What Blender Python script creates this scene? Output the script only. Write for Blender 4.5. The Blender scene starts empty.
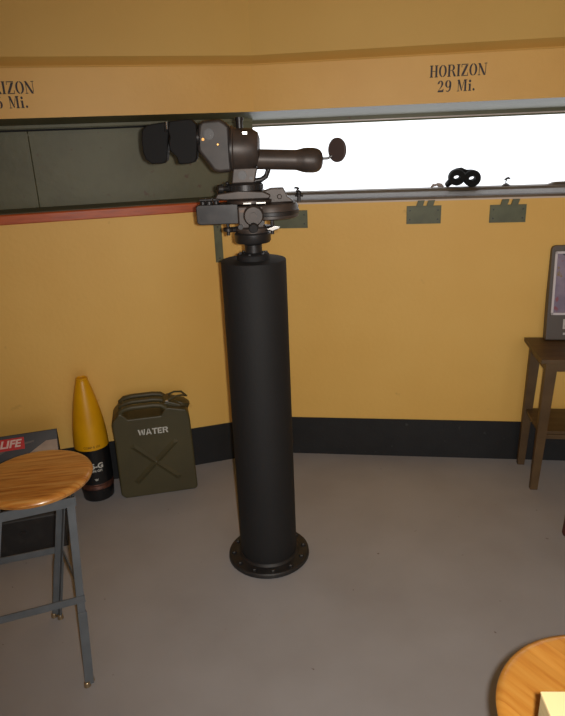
import bpy, bmesh, math, random
from mathutils import Vector, Matrix, Euler
random.seed(4)
PI = math.pi
C = bpy.context.scene.collection
R = math.radians

# ------------------------------------------------------------------ camera numbers
PITCH, ROLL, FPX, EYE = R(19.391), R(2.318), 623.0, Vector((0, 0, 1.6))
_R0 = Vector((1, 0, 0)); _U0 = Vector((0, math.sin(PITCH), math.cos(PITCH)))
FW = Vector((0, math.cos(PITCH), -math.sin(PITCH)))
CX = _R0 * math.cos(ROLL) - _U0 * math.sin(ROLL)
CY = _R0 * math.sin(ROLL) + _U0 * math.cos(ROLL)

# ------------------------------------------------------------------ materials
def srgb(r, g, b):
    f = lambda c: (c / 255 / 12.92) if c / 255 <= .04045 else ((c / 255 + .055) / 1.055) ** 2.4
    return (f(r), f(g), f(b), 1)

def mat(name, col, rough=.6, metal=0., col2=None, scale=8., bump=0., bscale=60., lo=.35, hi=.65,
        stretch=None, coat=0., detail=4., spec=.5):
    m = bpy.data.materials.new(name); m.use_nodes = True
    nt = m.node_tree; N = nt.nodes; L = nt.links
    b = N['Principled BSDF']
    b.inputs['Base Color'].default_value = col
    b.inputs['Roughness'].default_value = rough
    b.inputs['Metallic'].default_value = metal
    b.inputs['Coat Weight'].default_value = coat
    b.inputs['Specular IOR Level'].default_value = spec
    tc = N.new('ShaderNodeTexCoord'); mp = N.new('ShaderNodeMapping')
    L.new(tc.outputs['Object'], mp.inputs['Vector'])
    if stretch: mp.inputs['Scale'].default_value = stretch
    if col2:
        n = N.new('ShaderNodeTexNoise'); n.inputs['Scale'].default_value = scale
        n.inputs['Detail'].default_value = detail
        L.new(mp.outputs[0], n.inputs['Vector'])
        r = N.new('ShaderNodeValToRGB')
        r.color_ramp.elements[0].position = lo; r.color_ramp.elements[0].color = col
        r.color_ramp.elements[1].position = hi; r.color_ramp.elements[1].color = col2
        L.new(n.outputs['Fac'], r.inputs[0]); L.new(r.outputs[0], b.inputs['Base Color'])
    if bump:
        n2 = N.new('ShaderNodeTexNoise'); n2.inputs['Scale'].default_value = bscale
        n2.inputs['Detail'].default_value = 3
        L.new(mp.outputs[0], n2.inputs['Vector'])
        bp = N.new('ShaderNodeBump'); bp.inputs['Strength'].default_value = bump
        bp.inputs['Distance'].default_value = .004
        L.new(n2.outputs['Fac'], bp.inputs['Height']); L.new(bp.outputs[0], b.inputs['Normal'])
    return m

def mix_layer(m, col, scale, lo, hi, detail=5., stretch=None):
    """adds another noise-masked colour over the material's present colour"""
    nt = m.node_tree; N = nt.nodes; L = nt.links; b = N['Principled BSDF']
    src = b.inputs['Base Color']
    mx = N.new('ShaderNodeMix'); mx.data_type = 'RGBA'
    if src.links: L.new(src.links[0].from_socket, mx.inputs['A'])
    else: mx.inputs['A'].default_value = src.default_value
    mx.inputs['B'].default_value = col
    tc = N.new('ShaderNodeTexCoord'); mp = N.new('ShaderNodeMapping')
    if stretch: mp.inputs['Scale'].default_value = stretch
    mp.inputs['Location'].default_value = (3.1, 7.7, 1.3)
    n = N.new('ShaderNodeTexNoise'); n.inputs['Scale'].default_value = scale; n.inputs['Detail'].default_value = detail
    r = N.new('ShaderNodeMapRange'); r.inputs['From Min'].default_value = lo; r.inputs['From Max'].default_value = hi
    L.new(tc.outputs['Object'], mp.inputs['Vector']); L.new(mp.outputs[0], n.inputs['Vector'])
    L.new(n.outputs['Fac'], r.inputs['Value']); L.new(r.outputs[0], mx.inputs['Factor'])
    L.new(mx.outputs['Result'], b.inputs['Base Color'])
    return m

M = {}
M['yellow'] = mat('yellow_wall_paint', srgb(240, 194, 104), .55, col2=srgb(236, 188, 97), scale=2.2, bump=.25, bscale=45)
mix_layer(M['yellow'], srgb(196, 148, 72), 11, .70, .84)
M['beam'] = mat('yellow_beam_paint', srgb(236, 188, 102), .5, col2=srgb(230, 180, 95), scale=3, bump=.2, bscale=50)
M['upper'] = mat('ochre_upper_paint', srgb(222, 183, 100), .6, col2=srgb(217, 176, 93), scale=1.5, bump=.2, bscale=40)
M['olive'] = mat('olive_green_paint', srgb(104, 102, 72), .5, col2=srgb(92, 90, 62), scale=5, bump=.3, bscale=30)
mix_layer(M['olive'], srgb(92, 66, 44), 26, .66, .74)
M['plate'] = mat('olive_plate_paint', srgb(100, 104, 76), .5, col2=srgb(84, 88, 64), scale=14)
M['black_band'] = mat('black_band_paint', srgb(22, 23, 25), .6, col2=srgb(27, 28, 30), scale=12, bump=.2)
mix_layer(M['black_band'], srgb(58, 58, 58), 30, .68, .76)
M['red_sill'] = mat('red_stained_wood', srgb(204, 98, 44), .35, col2=srgb(176, 80, 38), scale=7, stretch=(1, 8, 8), coat=.3)
mix_layer(M['red_sill'], srgb(176, 96, 70), 5, .60, .70, stretch=(1, 6, 6))
M['sill'] = mat('weathered_sill', srgb(112, 97, 78), .6, col2=srgb(84, 70, 56), scale=6, stretch=(1, 14, 14), bump=.3)
mix_layer(M['sill'], srgb(92, 52, 34), 18, .64, .70)
M['sill_edge'] = mat('lit_tone_sill_edge', srgb(214, 196, 178), .5)  # pale tone stands in for light catching the sill lip
M['header_edge'] = mat('lit_tone_header_edge', srgb(206, 190, 180), .35)  # bright-lit lower edge of the header, put in as pale colour
M['floor'] = mat('grey_floor_paint', srgb(168, 167, 170), .6, col2=srgb(160, 158, 160), scale=3, bump=.12, bscale=25)
mix_layer(M['floor'], srgb(168, 163, 162), 7, .66, .8)
mix_layer(M['floor'], srgb(120, 112, 106), 34, .76, .80, detail=2)
M['black'] = mat('matte_black_paint', srgb(22, 22, 24), .75, col2=srgb(20, 20, 21), scale=6, bump=.15, bscale=120)
M['black_worn'] = mat('scuffed_black_paint', srgb(34, 33, 34), .5, col2=srgb(50, 48, 46), scale=22, lo=.5, hi=.8)
M['rubber'] = mat('black_rubber', srgb(20, 20, 21), .75, spec=.3)
M['bronze'] = mat('dark_instrument_paint', srgb(80, 69, 63), .45, .2, col2=srgb(60, 53, 50), scale=18)
mix_layer(M['bronze'], srgb(104, 78, 60), 40, .66, .74)
M['gun'] = mat('gunmetal', srgb(58, 56, 56), .38, .45, col2=srgb(44, 43, 44), scale=25)
M['steel'] = mat('bright_worn_steel', srgb(188, 184, 178), .25, .9)
M['brass'] = mat('brass_screw', srgb(190, 140, 80), .3, .9)
M['paddle'] = mat('dull_brown_disc', srgb(74, 60, 58), .6)
M['can'] = mat('olive_drab_can', srgb(77, 71, 45), .45, col2=srgb(70, 64, 41), scale=6, bump=.1)
M['can_dark'] = mat('olive_drab_handle', srgb(76, 70, 46), .5)
M['white_ink'] = mat('white_stencil_ink', srgb(206, 206, 198), .6)
M['dark_ink'] = mat('dark_stencil_ink', srgb(46, 40, 44), .6, col2=srgb(60, 50, 52), scale=60)
M['faint_ink'] = mat('brown_ink', srgb(128, 88, 16), .6)
M['shell_yellow'] = mat('shell_yellow_paint', srgb(228, 168, 10), .38, col2=srgb(216, 156, 8), scale=8)
M['shell_black'] = mat('shell_black_paint', srgb(24, 24, 26), .35)
M['copper'] = mat('dull_copper_band', srgb(104, 66, 52), .5, .4, col2=srgb(80, 50, 42), scale=50)
M['stool_grey'] = mat('grey_enamel_steel', srgb(98, 103, 108), .5, .1, col2=srgb(90, 95, 99), scale=20)
M['chrome'] = mat('glide_metal', srgb(170, 150, 120), .3, .8)
M['table'] = mat('dark_table_wood', srgb(98, 76, 48), .5, col2=srgb(82, 62, 38), scale=7, stretch=(1, 6, 1.5))
M['red_chair'] = mat('red_brown_wood', srgb(96, 46, 40), .4, col2=srgb(72, 34, 30), scale=10)
M['unit'] = mat('grey_brown_plastic', srgb(92, 84, 78), .5)
M['unit_white'] = mat('white_bezel', srgb(214, 208, 212), .45)
M['label'] = mat('white_label', srgb(198, 192, 188), .6)
M['grey_ink'] = mat('grey_print', srgb(130, 124, 124), .6)
M['picture'] = mat('faded_map_print', srgb(142, 126, 144), .35, col2=srgb(120, 106, 128), scale=14, lo=.4, hi=.6)
mix_layer(M['picture'], srgb(140, 72, 84), 26, .60, .66)
mix_layer(M['picture'], srgb(138, 112, 70), 19, .66, .70)
M['poster'] = mat('dark_poster_print', srgb(46, 48, 54), .4, col2=srgb(62, 62, 66), scale=9)
M['poster_light'] = mat('poster_tan_print', srgb(166, 144, 124), .45, col2=srgb(140, 120, 104), scale=14)
M['poster_mid'] = mat('poster_grey_print', srgb(92, 84, 80), .45)
M['red_ink'] = mat('red_print', srgb(190, 26, 26), .4)
M['pink_ink'] = mat('pale_letter_print', srgb(222, 190, 184), .4)
M['paper'] = mat('cream_paper', srgb(222, 200, 148), .7, col2=srgb(216, 192, 138), scale=4)
M['paper_edge'] = mat('cream_paper_edges', srgb(216, 194, 144), .7, col2=srgb(190, 166, 118), scale=30, stretch=(.2, .2, 14))
M['lump'] = mat('pale_grit', srgb(180, 164, 158), .8)
M['concrete'] = mat('outer_concrete', srgb(150, 146, 138), .8, col2=srgb(132, 128, 120), scale=3, bump=.4)

def wood_seat(name, base, dark, light, turn, coat, strip=.042):
    """varnished butcher-block: parallel staves with grain"""
    m = bpy.data.materials.new(name); m.use_nodes = True
    nt = m.node_tree; N = nt.nodes; L = nt.links; b = N['Principled BSDF']
    b.inputs['Roughness'].default_value = .32; b.inputs['Coat Weight'].default_value = coat
    b.inputs['Coat Roughness'].default_value = .2
    tc = N.new('ShaderNodeTexCoord'); mp = N.new('ShaderNodeMapping')
    mp.inputs['Rotation'].default_value = (0, 0, turn)
    L.new(tc.outputs['Object'], mp.inputs['Vector'])
    sep = N.new('ShaderNodeSeparateXYZ'); L.new(mp.outputs[0], sep.inputs[0])
    dv = N.new('ShaderNodeMath'); dv.operation = 'DIVIDE'; dv.inputs[1].default_value = strip
    L.new(sep.outputs['Y'], dv.inputs[0])
    fl = N.new('ShaderNodeMath'); fl.operation = 'FLOOR'; L.new(dv.outputs[0], fl.inputs[0])
    wn = N.new('ShaderNodeTexWhiteNoise'); wn.noise_dimensions = '1D'; L.new(fl.outputs[0], wn.inputs['W'])
    mp2 = N.new('ShaderNodeMapping'); mp2.inputs['Scale'].default_value = (2.2, 26, 8)
    L.new(mp.outputs[0], mp2.inputs['Vector'])
    cb = N.new('ShaderNodeCombineXYZ'); sc = N.new('ShaderNodeMath'); sc.operation = 'MULTIPLY'; sc.inputs[1].default_value = 9
    L.new(wn.outputs['Value'], sc.inputs[0]); L.new(sc.outputs[0], cb.inputs['X'])
    ad = N.new('ShaderNodeVectorMath'); ad.operation = 'ADD'
    L.new(mp2.outputs[0], ad.inputs[0]); L.new(cb.outputs[0], ad.inputs[1])
    n = N.new('ShaderNodeTexNoise'); n.inputs['Scale'].default_value = 3; n.inputs['Detail'].default_value = 6
    L.new(ad.outputs[0], n.inputs['Vector'])
    r = N.new('ShaderNodeValToRGB')
    r.color_ramp.elements[0].position = .32; r.color_ramp.elements[0].color = dark
    r.color_ramp.elements[1].position = .68; r.color_ramp.elements[1].color = light
    e = r.color_ramp.elements.new(.5); e.color = base
    L.new(n.outputs['Fac'], r.inputs[0])
    mx = N.new('ShaderNodeMix'); mx.data_type = 'RGBA'; mx.blend_type = 'MULTIPLY'
    mx.inputs['Factor'].default_value = 1
    rr = N.new('ShaderNodeMapRange'); rr.inputs['To Min'].default_value = .9; rr.inputs['To Max'].default_value = 1.08
    L.new(wn.outputs['Value'], rr.inputs['Value'])
    L.new(r.outputs[0], mx.inputs['A']); L.new(rr.outputs[0], mx.inputs['B'])
    L.new(mx.outputs['Result'], b.inputs['Base Color'])
    return m
M['seat_dark'] = wood_seat('varnished_orange_seat', srgb(200, 134, 60), srgb(166, 98, 38), srgb(214, 156, 84), R(-8), .5)
M['seat_light'] = wood_seat('honey_wood_seat', srgb(206, 140, 58), srgb(192, 122, 46), srgb(212, 150, 68), R(58), .25)

# ------------------------------------------------------------------ mesh helpers
def T(loc=(0, 0, 0), rot=(0, 0, 0)):
    return Matrix.Translation(loc) @ Euler(rot).to_matrix().to_4x4()

def box(bm, lo, hi, mtx=None):
    x0, y0, z0 = lo; x1, y1, z1 = hi
    vs = [bm.verts.new((x, y, z)) for z in (z0, z1) for x, y in ((x0, y0), (x1, y0), (x1, y1), (x0, y1))]
    for q in ((3, 2, 1, 0), (4, 5, 6, 7), (0, 1, 5, 4), (1, 2, 6, 5), (2, 3, 7, 6), (3, 0, 4, 7)):
        bm.faces.new([vs[i] for i in q])
    if mtx: bmesh.ops.transform(bm, matrix=mtx, verts=vs)
    return vs

def prism(bm, poly, a, b, plane='xz', mtx=None):
    """poly of 2-D points extruded along the third axis from a to b"""
    def P(p, t):
        if plane == 'xz': return (p[0], t, p[1])
        if plane == 'xy': return (p[0], p[1], t)
        return (t, p[0], p[1])
    va = [bm.verts.new(P(p, a)) for p in poly]; vb = [bm.verts.new(P(p, b)) for p in poly]
    n = len(poly)
    f = [bm.faces.new(va), bm.faces.new(vb[::-1])]
    for i in range(n): f.append(bm.faces.new((va[i], va[(i + 1) % n], vb[(i + 1) % n], vb[i])))
    bmesh.ops.recalc_face_normals(bm, faces=f)
    if mtx: bmesh.ops.transform(bm, matrix=mtx, verts=va + vb)
    return va + vb

def lathe(bm, prof, seg=48, mtx=None, close=True):
    """prof: list of (r, z) from bottom to top, round the z axis"""
    rings = []; vs = []
    for r, z in prof:
        if r < 1e-6:
            v = bm.verts.new((0, 0, z)); rings.append([v]); vs.append(v)
        else:
            ring = [bm.verts.new((r * math.cos(2 * PI * i / seg), r * math.sin(2 * PI * i / seg), z)) for i in range(seg)]
            rings.append(ring); vs += ring
    fs = []
    for A, B in zip(rings, rings[1:]):
        for i in range(seg):
            j = (i + 1) % seg
            if len(A) == 1 and len(B) == 1: continue
            if len(A) == 1: fs.append(bm.faces.new((A[0], B[j], B[i])))
            elif len(B) == 1: fs.append(bm.faces.new((A[i], A[j], B[0])))
            else: fs.append(bm.faces.new((A[i], A[j], B[j], B[i])))
    if close:
        if len(rings[0]) > 1: fs.append(bm.faces.new(rings[0][::-1]))
        if len(rings[-1]) > 1: fs.append(bm.faces.new(rings[-1]))
    bmesh.ops.recalc_face_normals(bm, faces=fs)
    if mtx: bmesh.ops.transform(bm, matrix=mtx, verts=vs)
    return vs

def axis_m(p, q):
    p = Vector(p); q = Vector(q)
    return Matrix.Translation(p) @ (q - p).to_track_quat('Z', 'Y').to_matrix().to_4x4(), (q - p).length

def cyl(bm, p, q, r, r2=None, seg=32, bev=0.):
    m, L = axis_m(p, q); r2 = r if r2 is None else r2
    if bev: pr = [(r - bev, 0), (r, bev), (r2, L - bev), (r2 - bev, L)]
    else: pr = [(r, 0), (r2, L)]
    return lathe(bm, pr, seg, m)

def tube(bm, pts, r, seg=10):
    """round bar through points"""
    pts = [Vector(p) for p in pts]; rings = []; up = Vector((0.13, 0.37, .92)).normalized(); fs = []
    for i, p in enumerate(pts):
        d = (pts[min(i + 1, len(pts) - 1)] - pts[max(i - 1, 0)]).normalized()
        u = up.cross(d)
        if u.length < .05: u = Vector((1, 0, 0)).cross(d)
        u.normalize(); w = d.cross(u)
        rr = r[i] if isinstance(r, (list, tuple)) else r
        rings.append([bm.verts.new(p + (u * math.cos(a) + w * math.sin(a)) * rr) for a in [2 * PI * k / seg for k in range(seg)]])
    for A, B in zip(rings, rings[1:]):
        for i in range(seg):
            j = (i + 1) % seg; fs.append(bm.faces.new((A[i], A[j], B[j], B[i])))
    fs.append(bm.faces.new(rings[0][::-1])); fs.append(bm.faces.new(rings[-1]))
    bmesh.ops.recalc_face_normals(bm, faces=fs)

def obj(name, bm, m, parent=None, bev=0., smooth=True, seg=2):
    me = bpy.data.meshes.new(name); bm.to_mesh(me); bm.free()
    for k in (m if isinstance(m, (list, tuple)) else [m]): me.materials.append(k)
    o = bpy.data.objects.new(name, me); C.objects.link(o)
    if smooth:
        me.polygons.foreach_set('use_smooth', [True] * len(me.polygons))
        me.set_sharp_from_angle(angle=R(35))
    if bev:
        b = o.modifiers.new('bevel', 'BEVEL'); b.width = bev; b.segments = seg; b.limit_method = 'ANGLE'
        b.angle_limit = R(40); b.harden_normals = False
        if smooth: b.harden_normals = True
    if parent: o.parent = parent
    return o

def NB(): return bmesh.new()

def thing(name, label, cat, loc=(0, 0, 0), rz=0., group=None):
    o = bpy.data.objects.new(name, None); C.objects.link(o); o.empty_display_size = .05
    o.location = loc; o.rotation_euler = (0, 0, rz)
    o['label'] = label; o['category'] = cat
    if group: o['group'] = group
    return o

def tag(o, label, cat, group=None):
    o['label'] = label; o['category'] = cat
    if group: o['group'] = group
    return o

def struct(o): o['kind'] = 'structure'; return o
def place(o, loc, rz=0.): o.location = loc; o.rotation_euler = (0, 0, rz); return o

# ------------------------------------------------------------------ lettering
def arc(cx, cy, rx, ry, a0, a1, n=14):
    return [(cx + rx * math.cos(R(a0 + (a1 - a0) * i / n)), cy + ry * math.sin(R(a0 + (a1 - a0) * i / n))) for i in range(n + 1)]
def rc(x0, y0, x1, y1): return [(x0, y0), (x1, y0), (x1, y1), (x0, y1)]
def stem(x, w=.2, s=.07, h=1.): return [rc(x, 0, x + w, h), rc(x - s, 0, x + w + s, .06), rc(x - s, h - .06, x + w + s, h)]
def cres(cx, cy, rx, ry, ix, iy, left, g=.03):
    if left: return arc(cx - g, cy, rx - g, ry, 90, 270) + arc(cx - g, cy, ix, iy, 270, 90)
    return arc(cx + g, cy, rx - g, ry, -90, 90) + arc(cx + g, cy, ix, iy, 90, -90)
SER = {
 'H': (.86, stem(.08) + stem(.58) + [rc(.30, .47, .41, .54), rc(.45, .47, .56, .54)]),
 'O': (.82, [cres(.41, .5, .40, .5, .17, .42, True), cres(.41, .5, .40, .5, .17, .42, False)]),
 'R': (.86, stem(.08) + [rc(.31, .93, .42, 1), rc(.31, .48, .42, .55),
        arc(.44, .74, .30, .26, -90, 90) + arc(.44, .74, .10, .20, 90, -90), [(.46, .47), (.62, .47), (.86, .06), (.86, 0), (.66, 0)]]),
 'I': (.38, stem(.09)),
 'Z': (.76, [rc(.04, .93, .72, 1), rc(.04, .72, .10, 1), [(.48, .91), (.72, .91), (.28, .09), (.04, .09)], rc(.04, 0, .72, .07), rc(.66, 0, .72, .28)]),
 'N': (.90, [rc(.10, .0, .16, .9), rc(.0, 0, .26, .06), [(0, 1), (.22, 1), (.80, 0), (.58, 0)], rc(.74, .12, .80, 1), rc(.62, .94, .90, 1)]),
 'M': (1.08, [rc(.10, 0, .16, .95), rc(0, 0, .26, .06), [(.02, 1), (.26, 1), (.56, .1), (.46, .02)], [(.56, .22), (.80, 1), (.74, 1), (.53, .3)], rc(.78, 0, .98, 1), rc(.70, 0, 1.06, .06), rc(.72, .94, 1.06, 1)]),
 'i': (.36, [rc(.08, 0, .28, .62), rc(.01, 0, .35, .06), rc(.01, .56, .2, .62), arc(.18, .84, .12, .12, 0, 360)[:-1]]),
 '.': (.30, [arc(.14, .11, .11, .11, 0, 360)[:-1]]),
 '1': (.46, stem(.13) + [rc(.02, .80, .12, .86)]),
 '2': (.70, [arc(.33, .72, .30, .28, 190, -20) + [(.5, .46), (.20, .20), (.06, .10), (.32, .40), (.42, .6)] + arc(.33, .72, .10, .21, 0, 170),
        [(.03, 0), (.66, 0), (.68, .28), (.62, .28), (.54, .17), (.10, .17)]]),
 '9': (.72, [cres(.36, .68, .33, .32, .11, .25, True, .02), cres(.36, .68, .33, .32, .11, .25, False, .02),
        [(.69, .68), (.69, .45)] + arc(.33, .40, .34, .40, 0, -120, 10) + [(.14, .16), (.30, .06), (.48, .2), (.50, .5)]]),
 ' ': (.40, []),
}
SER['6'] = (.72, [[(.72 - x, 1 - y) for x, y in p] for p in SER['9'][1]])
SAN = {
 'W': (1.12, [[(0, 1), (.20, 1), (.34, .30), (.30, .02), (.22, 0)], [(.36, 0), (.40, .1), (.56, .86), (.46, .86)], [(.60, .98), (.68, .98), (.80, .3), (.76, 0), (.70, 0), (.56, .6)], [(.84, .1), (.94, 0), (1.1, 1), (.92, 1)]]),
 'A': (.92, [[(0, 0), (.2, 0), (.42, .9), (.42, 1), (.34, 1)], [(.48, 1), (.54, 1), (.88, 0), (.68, 0), (.48, .8)], rc(.28, .2, .60, .36)]),
 'T': (.78, [rc(0, .8, .27, 1), rc(.33, .8, .74, 1), rc(.27, 0, .47, .8)]),
 'E': (.72, [rc(.0, 0, .2, 1), rc(.24, .82, .66, 1), rc(.24, .42, .58, .58), rc(.24, 0, .66, .18)]),
 'R': (.84, [rc(0, 0, .2, 1), [(.24, 1), (.5, 1)] + arc(.5, .73, .28, .27, 85, -85, 8) + [(.24, .46), (.24, .6), (.5, .6)] + arc(.5, .72, .1, .12, -80, 80, 5) + [(.24, .84)], [(.42, .42), (.62, .42), (.82, 0), (.58, 0)]]),
}
def stencil(name, text, font, width, height, m, parent=None, gap=.07, right_align=False, thick=.0006):
    """letters standing in the xz plane facing -y, baseline at z=0"""
    tot = sum(font[c][0] + gap for c in text) - gap
    k = width / tot; bm = NB(); x = -tot if right_align else 0
    for c in text:
        for p in font[c][1]:
            prism(bm, [((x + a) * k, b * height) for a, b in p], -thick, 0)
        x += font[c][0] + gap
    bmesh.ops.triangulate(bm, faces=[f for f in bm.faces if len(f.verts) > 4])
    return obj(name, bm, m, parent, smooth=False)

def font_bm(text, size, thick=.0005, bold=0., shear=0.):
    cu = bpy.data.curves.new('lettering', 'FONT'); cu.body = text; cu.size = size; cu.extrude = thick
    cu.offset = bold; cu.align_x = 'CENTER'; cu.align_y = 'CENTER'; cu.shear = shear
    o = bpy.data.objects.new('lettering', cu); C.objects.link(o)
    dg = bpy.context.evaluated_depsgraph_get(); me = bpy.data.meshes.new_from_object(o.evaluated_get(dg))
    bm = NB(); bm.from_mesh(me)
    bpy.data.objects.remove(o); bpy.data.curves.remove(cu); bpy.data.meshes.remove(me)
    bmesh.ops.transform(bm, matrix=Matrix.Rotation(PI / 2, 4, 'X'), verts=bm.verts)   # into xz plane facing -y
    return bm

# ------------------------------------------------------------------ the room
C0 = Vector((-.0852, 3.021, 0)); AR = R(-8.297); AL = R(15.6455)
TM = math.tan((AL - AR) / 2)
HT = 2.5; LR = 3.0; LL = 3.1; TH = .4
def wallpt(ang, s, off=0., z=0.):
    return Vector((C0.x + s * math.cos(ang) - off * math.sin(ang), C0.y + s * math.sin(ang) + off * math.cos(ang), z))

def wslab(bm, side, s0, s1, y0, y1, z0, z1):
    """slab in a wall's own frame, mitred where it meets the corner (s=0)"""
    if side == 'R':
        poly = [(s0 - (y0 * TM if s0 == 0 else 0), y0), (s1, y0), (s1, y1), (s0 - (y1 * TM if s0 == 0 else 0), y1)]
    else:
        poly = [(s0, y0), (s1 + (y0 * TM if s1 == 0 else 0), y0), (s1 + (y1 * TM if s1 == 0 else 0), y1), (s0, y1)]
    prism(bm, poly, z0, z1, 'xy')

def mit(side, y): return -y * TM if side == 'R' else y * TM

def wprofile(bm, side, far, prof):
    """extrude a (y,z) profile along the wall; near end mitred at the corner"""
    a = [bm.verts.new((mit(side, y), y, z)) for y, z in prof]
    b = [bm.verts.new((far, y, z)) for y, z in prof]
    n = len(prof); f = [bm.faces.new(a), bm.faces.new(b[::-1])]
    for i in range(n): f.append(bm.faces.new((a[i], a[(i + 1) % n], b[(i + 1) % n], b[i])))
    bmesh.ops.recalc_face_normals(bm, faces=f)

Z_SILL, Z_LINT, Z_BEAM, Z_BAND = 1.324, 1.719, 1.9076, .2116
for side, ang, far in (('R', AR, LR), ('L', AL, -LL)):
    nm = 'right' if side == 'R' else 'left'
    s0, s1 = (0, far) if side == 'R' else (far, 0)
    # lower wall, painted yellow
    bm = NB(); wslab(bm, side, s0, s1, 0, TH, 0, Z_SILL - .012 if side == 'R' else 1.296)
    # upper wall above the beam: recessed, then a forward lip shaped to give a dark shaded stripe
    wprofile(bm, side, far, [(.045, Z_BEAM), (.04, 1.920), (-.001, 1.949), (.0, HT), (TH, HT), (TH, Z_BEAM)])
    w = struct(obj('wall_' + nm, bm, [M['yellow'], M['upper'], M['concrete']], smooth=False)); place(w, C0, ang)
    for p in w.data.polygons:
        if p.center.z > 1.85: p.material_index = 1
        if p.normal.y > .9: p.material_index = 2
    # beam with the range lettering, its underside painted olive
    bm = NB(); wprofile(bm, side, far, [(0, Z_LINT), (0, Z_BEAM), (TH, Z_BEAM), (TH, 1.69), (.3, 1.69)])
    bm2 = struct(obj('trim_1' if side == 'R' else 'trim_2', bm, [M['beam'], M['olive'], M['concrete']], smooth=False)); place(bm2, C0, ang)
    for p in bm2.data.polygons:
        if p.normal.z < -.5: p.material_index = 1
        if p.normal.y > .9: p.material_index = 2
    if side == 'R': beam_r = bm2
    else: beam_l = bm2
    # black painted skirting band
    bm = NB(); wslab(bm, side, s0, s1, -.004, 0.0, 0, Z_BAND)
    bb = struct(obj('baseboard_' + nm, bm, M['black_band'], smooth=False)); place(bb, C0, ang)

# lettering on the beams
t = stencil('lettering', 'HORIZON', SER, .236, .047, M['dark_ink'], beam_r); t.location = (.772, -.0002, 1.8215)
t = stencil('lettering', '29 Mi.', SER, .158, .046, M['dark_ink'], beam_r, gap=.10); t.location = (.806, -.0002, 1.762)
t = stencil('lettering', 'HORIZON', SER, .236, .047, M['dark_ink'], beam_l, right_align=True); t.location = (-.915, -.0002, 1.812)
t = stencil('lettering', '16 Mi.', SER, .145, .046, M['dark_ink'], beam_l, gap=.10, right_align=True); t.location = (-.948, -.0002, 1.758)

# open slit window on the right: sill board, front edge toned as if lit, outer header with lit-toned edge
win = bpy.data.objects.new('window_1', None); C.objects.link(win); place(win, C0, AR); struct(win)
bm = NB(); wprofile(bm, 'R', LR, [(-.003, Z_SILL - .012), (-.003, Z_SILL), (.02, Z_SILL + .004), (.30, Z_SILL), (.31, 1.336), (TH, 1.336), (TH, Z_SILL - .012)])
obj('window_sill', bm, M['sill'], win, smooth=False, bev=.0015)
bm = NB(); wprofile(bm, 'R', LR, [(-.006, Z_SILL - .017), (-.006, Z_SILL - .010), (-.003, Z_SILL - .010), (-.003, Z_SILL - .0125), (0, Z_SILL - .0125), (0, Z_SILL - .017)])
obj('sill_edge', bm, M['sill_edge'], win, smooth=False)
bm = NB(); wprofile(bm, 'R', LR, [(.33, 1.672), (.33, 1.692), (.37, 1.692), (.37, 1.660), (.36, 1.660), (.355, 1.672)])
obj('window_header', bm, M['olive'], win, smooth=False, bev=.002)
bm = NB(); wprofile(bm, 'R', LR, [(.322, 1.668), (.322, 1.6735), (.33, 1.6735), (.33, 1.668)])
obj('header_edge', bm, M['header_edge'], win, smooth=False)
bm = NB(); box(bm, (LR - .5, .02, Z_SILL), (LR, TH, 1.70)); obj('window_jamb', bm, M['olive'], win, smooth=False)

# shuttered slit on the left: olive panel, header board, red sill
win2 = bpy.data.objects.new('window_2', None); C.objects.link(win2); place(win2, C0, AL); struct(win2)
bm = NB()
for a, b in ((-LL, -.99), (-.9885, mit('L', .25))):
    if b > 0: prism(bm, [(a, .25), (b, .25), (mit('L', TH), TH), (a, TH)], 1.334, 1.70, 'xy')
    else: box(bm, (a, .25, 1.334), (b, TH, 1.70))
obj('shutter_panel', bm, M['olive'], win2, smooth=False, bev=.002)
bm = NB(); wprofile(bm, 'L', -LL, [(.215, 1.684), (.215, 1.712), (.245, 1.712), (.245, 1.684)])
obj('header_board', bm, M['olive'], win2, smooth=False, bev=.002)
bm = NB(); tube(bm, [(-LL, .232, 1.677), (-.62, .232, 1.677), (-.30, .236, 1.680)], .0045, 8)
obj('shutter_rod', bm, M['black'], win2)
bm = NB(); box(bm, (-1.3, .243, 1.655), (mit('L', .25), .25, 1.662)); obj('batten', bm, M['olive'], win2, smooth=False)
bm = NB(); wprofile(bm, 'L', -LL, [(-.016, 1.297), (-.018, 1.334), (-.012, 1.339), (TH - .01, 1.3385), (TH - .01, 1.297)])
s = struct(obj('trim_3', bm, M['red_sill'], smooth=False, bev=.004)); place(s, C0, AL)
bm = NB(); box(bm, (-LL, .02, 1.3392), (-.02, .2495, 1.3405))
s = struct(obj('trim_4', bm, M['olive'], smooth=False)); place(s, C0, AL)

# remaining walls, plus an unseen wide doorway added behind the photographer for daylight fill
PR = wallpt(AR, LR); PL = wallpt(AL, -LL); YB = -2.4
bm = NB(); prism(bm, [(PR.x, PR.y + .06), (PR.x + .3, PR.y + .3), (PR.x + .3, YB - .3), (PR.x, YB)], 0, HT, 'xy')
struct(obj('wall_east', bm, M['yellow'], smooth=False))
bm = NB(); prism(bm, [(PL.x, PL.y + .1), (PL.x - .3, PL.y + .3), (PL.x - .3, YB - .3), (PL.x, YB)], 0, HT, 'xy')
struct(obj('wall_west', bm, M['yellow'], smooth=False))
bm = NB(); box(bm, (PL.x, YB - .25, 0), (.1, YB, HT)); box(bm, (2.3, YB - .25, 0), (PR.x, YB, HT)); box(bm, (.1, YB - .25, 2.2), (2.3, YB, HT))
struct(obj('wall_back', bm, M['yellow'], smooth=False))
fx0, fx1 = PL.x - .4, PR.x + .4
bm = NB()
prism(bm, [(fx0, YB - 1.5), (fx1, YB - 1.5), (fx1, 2.9), (C0.x, 3.45), (fx0, 2.6)], -.15, 0, 'xy')
struct(obj('floor', bm, M['floor'], smooth=False))
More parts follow.
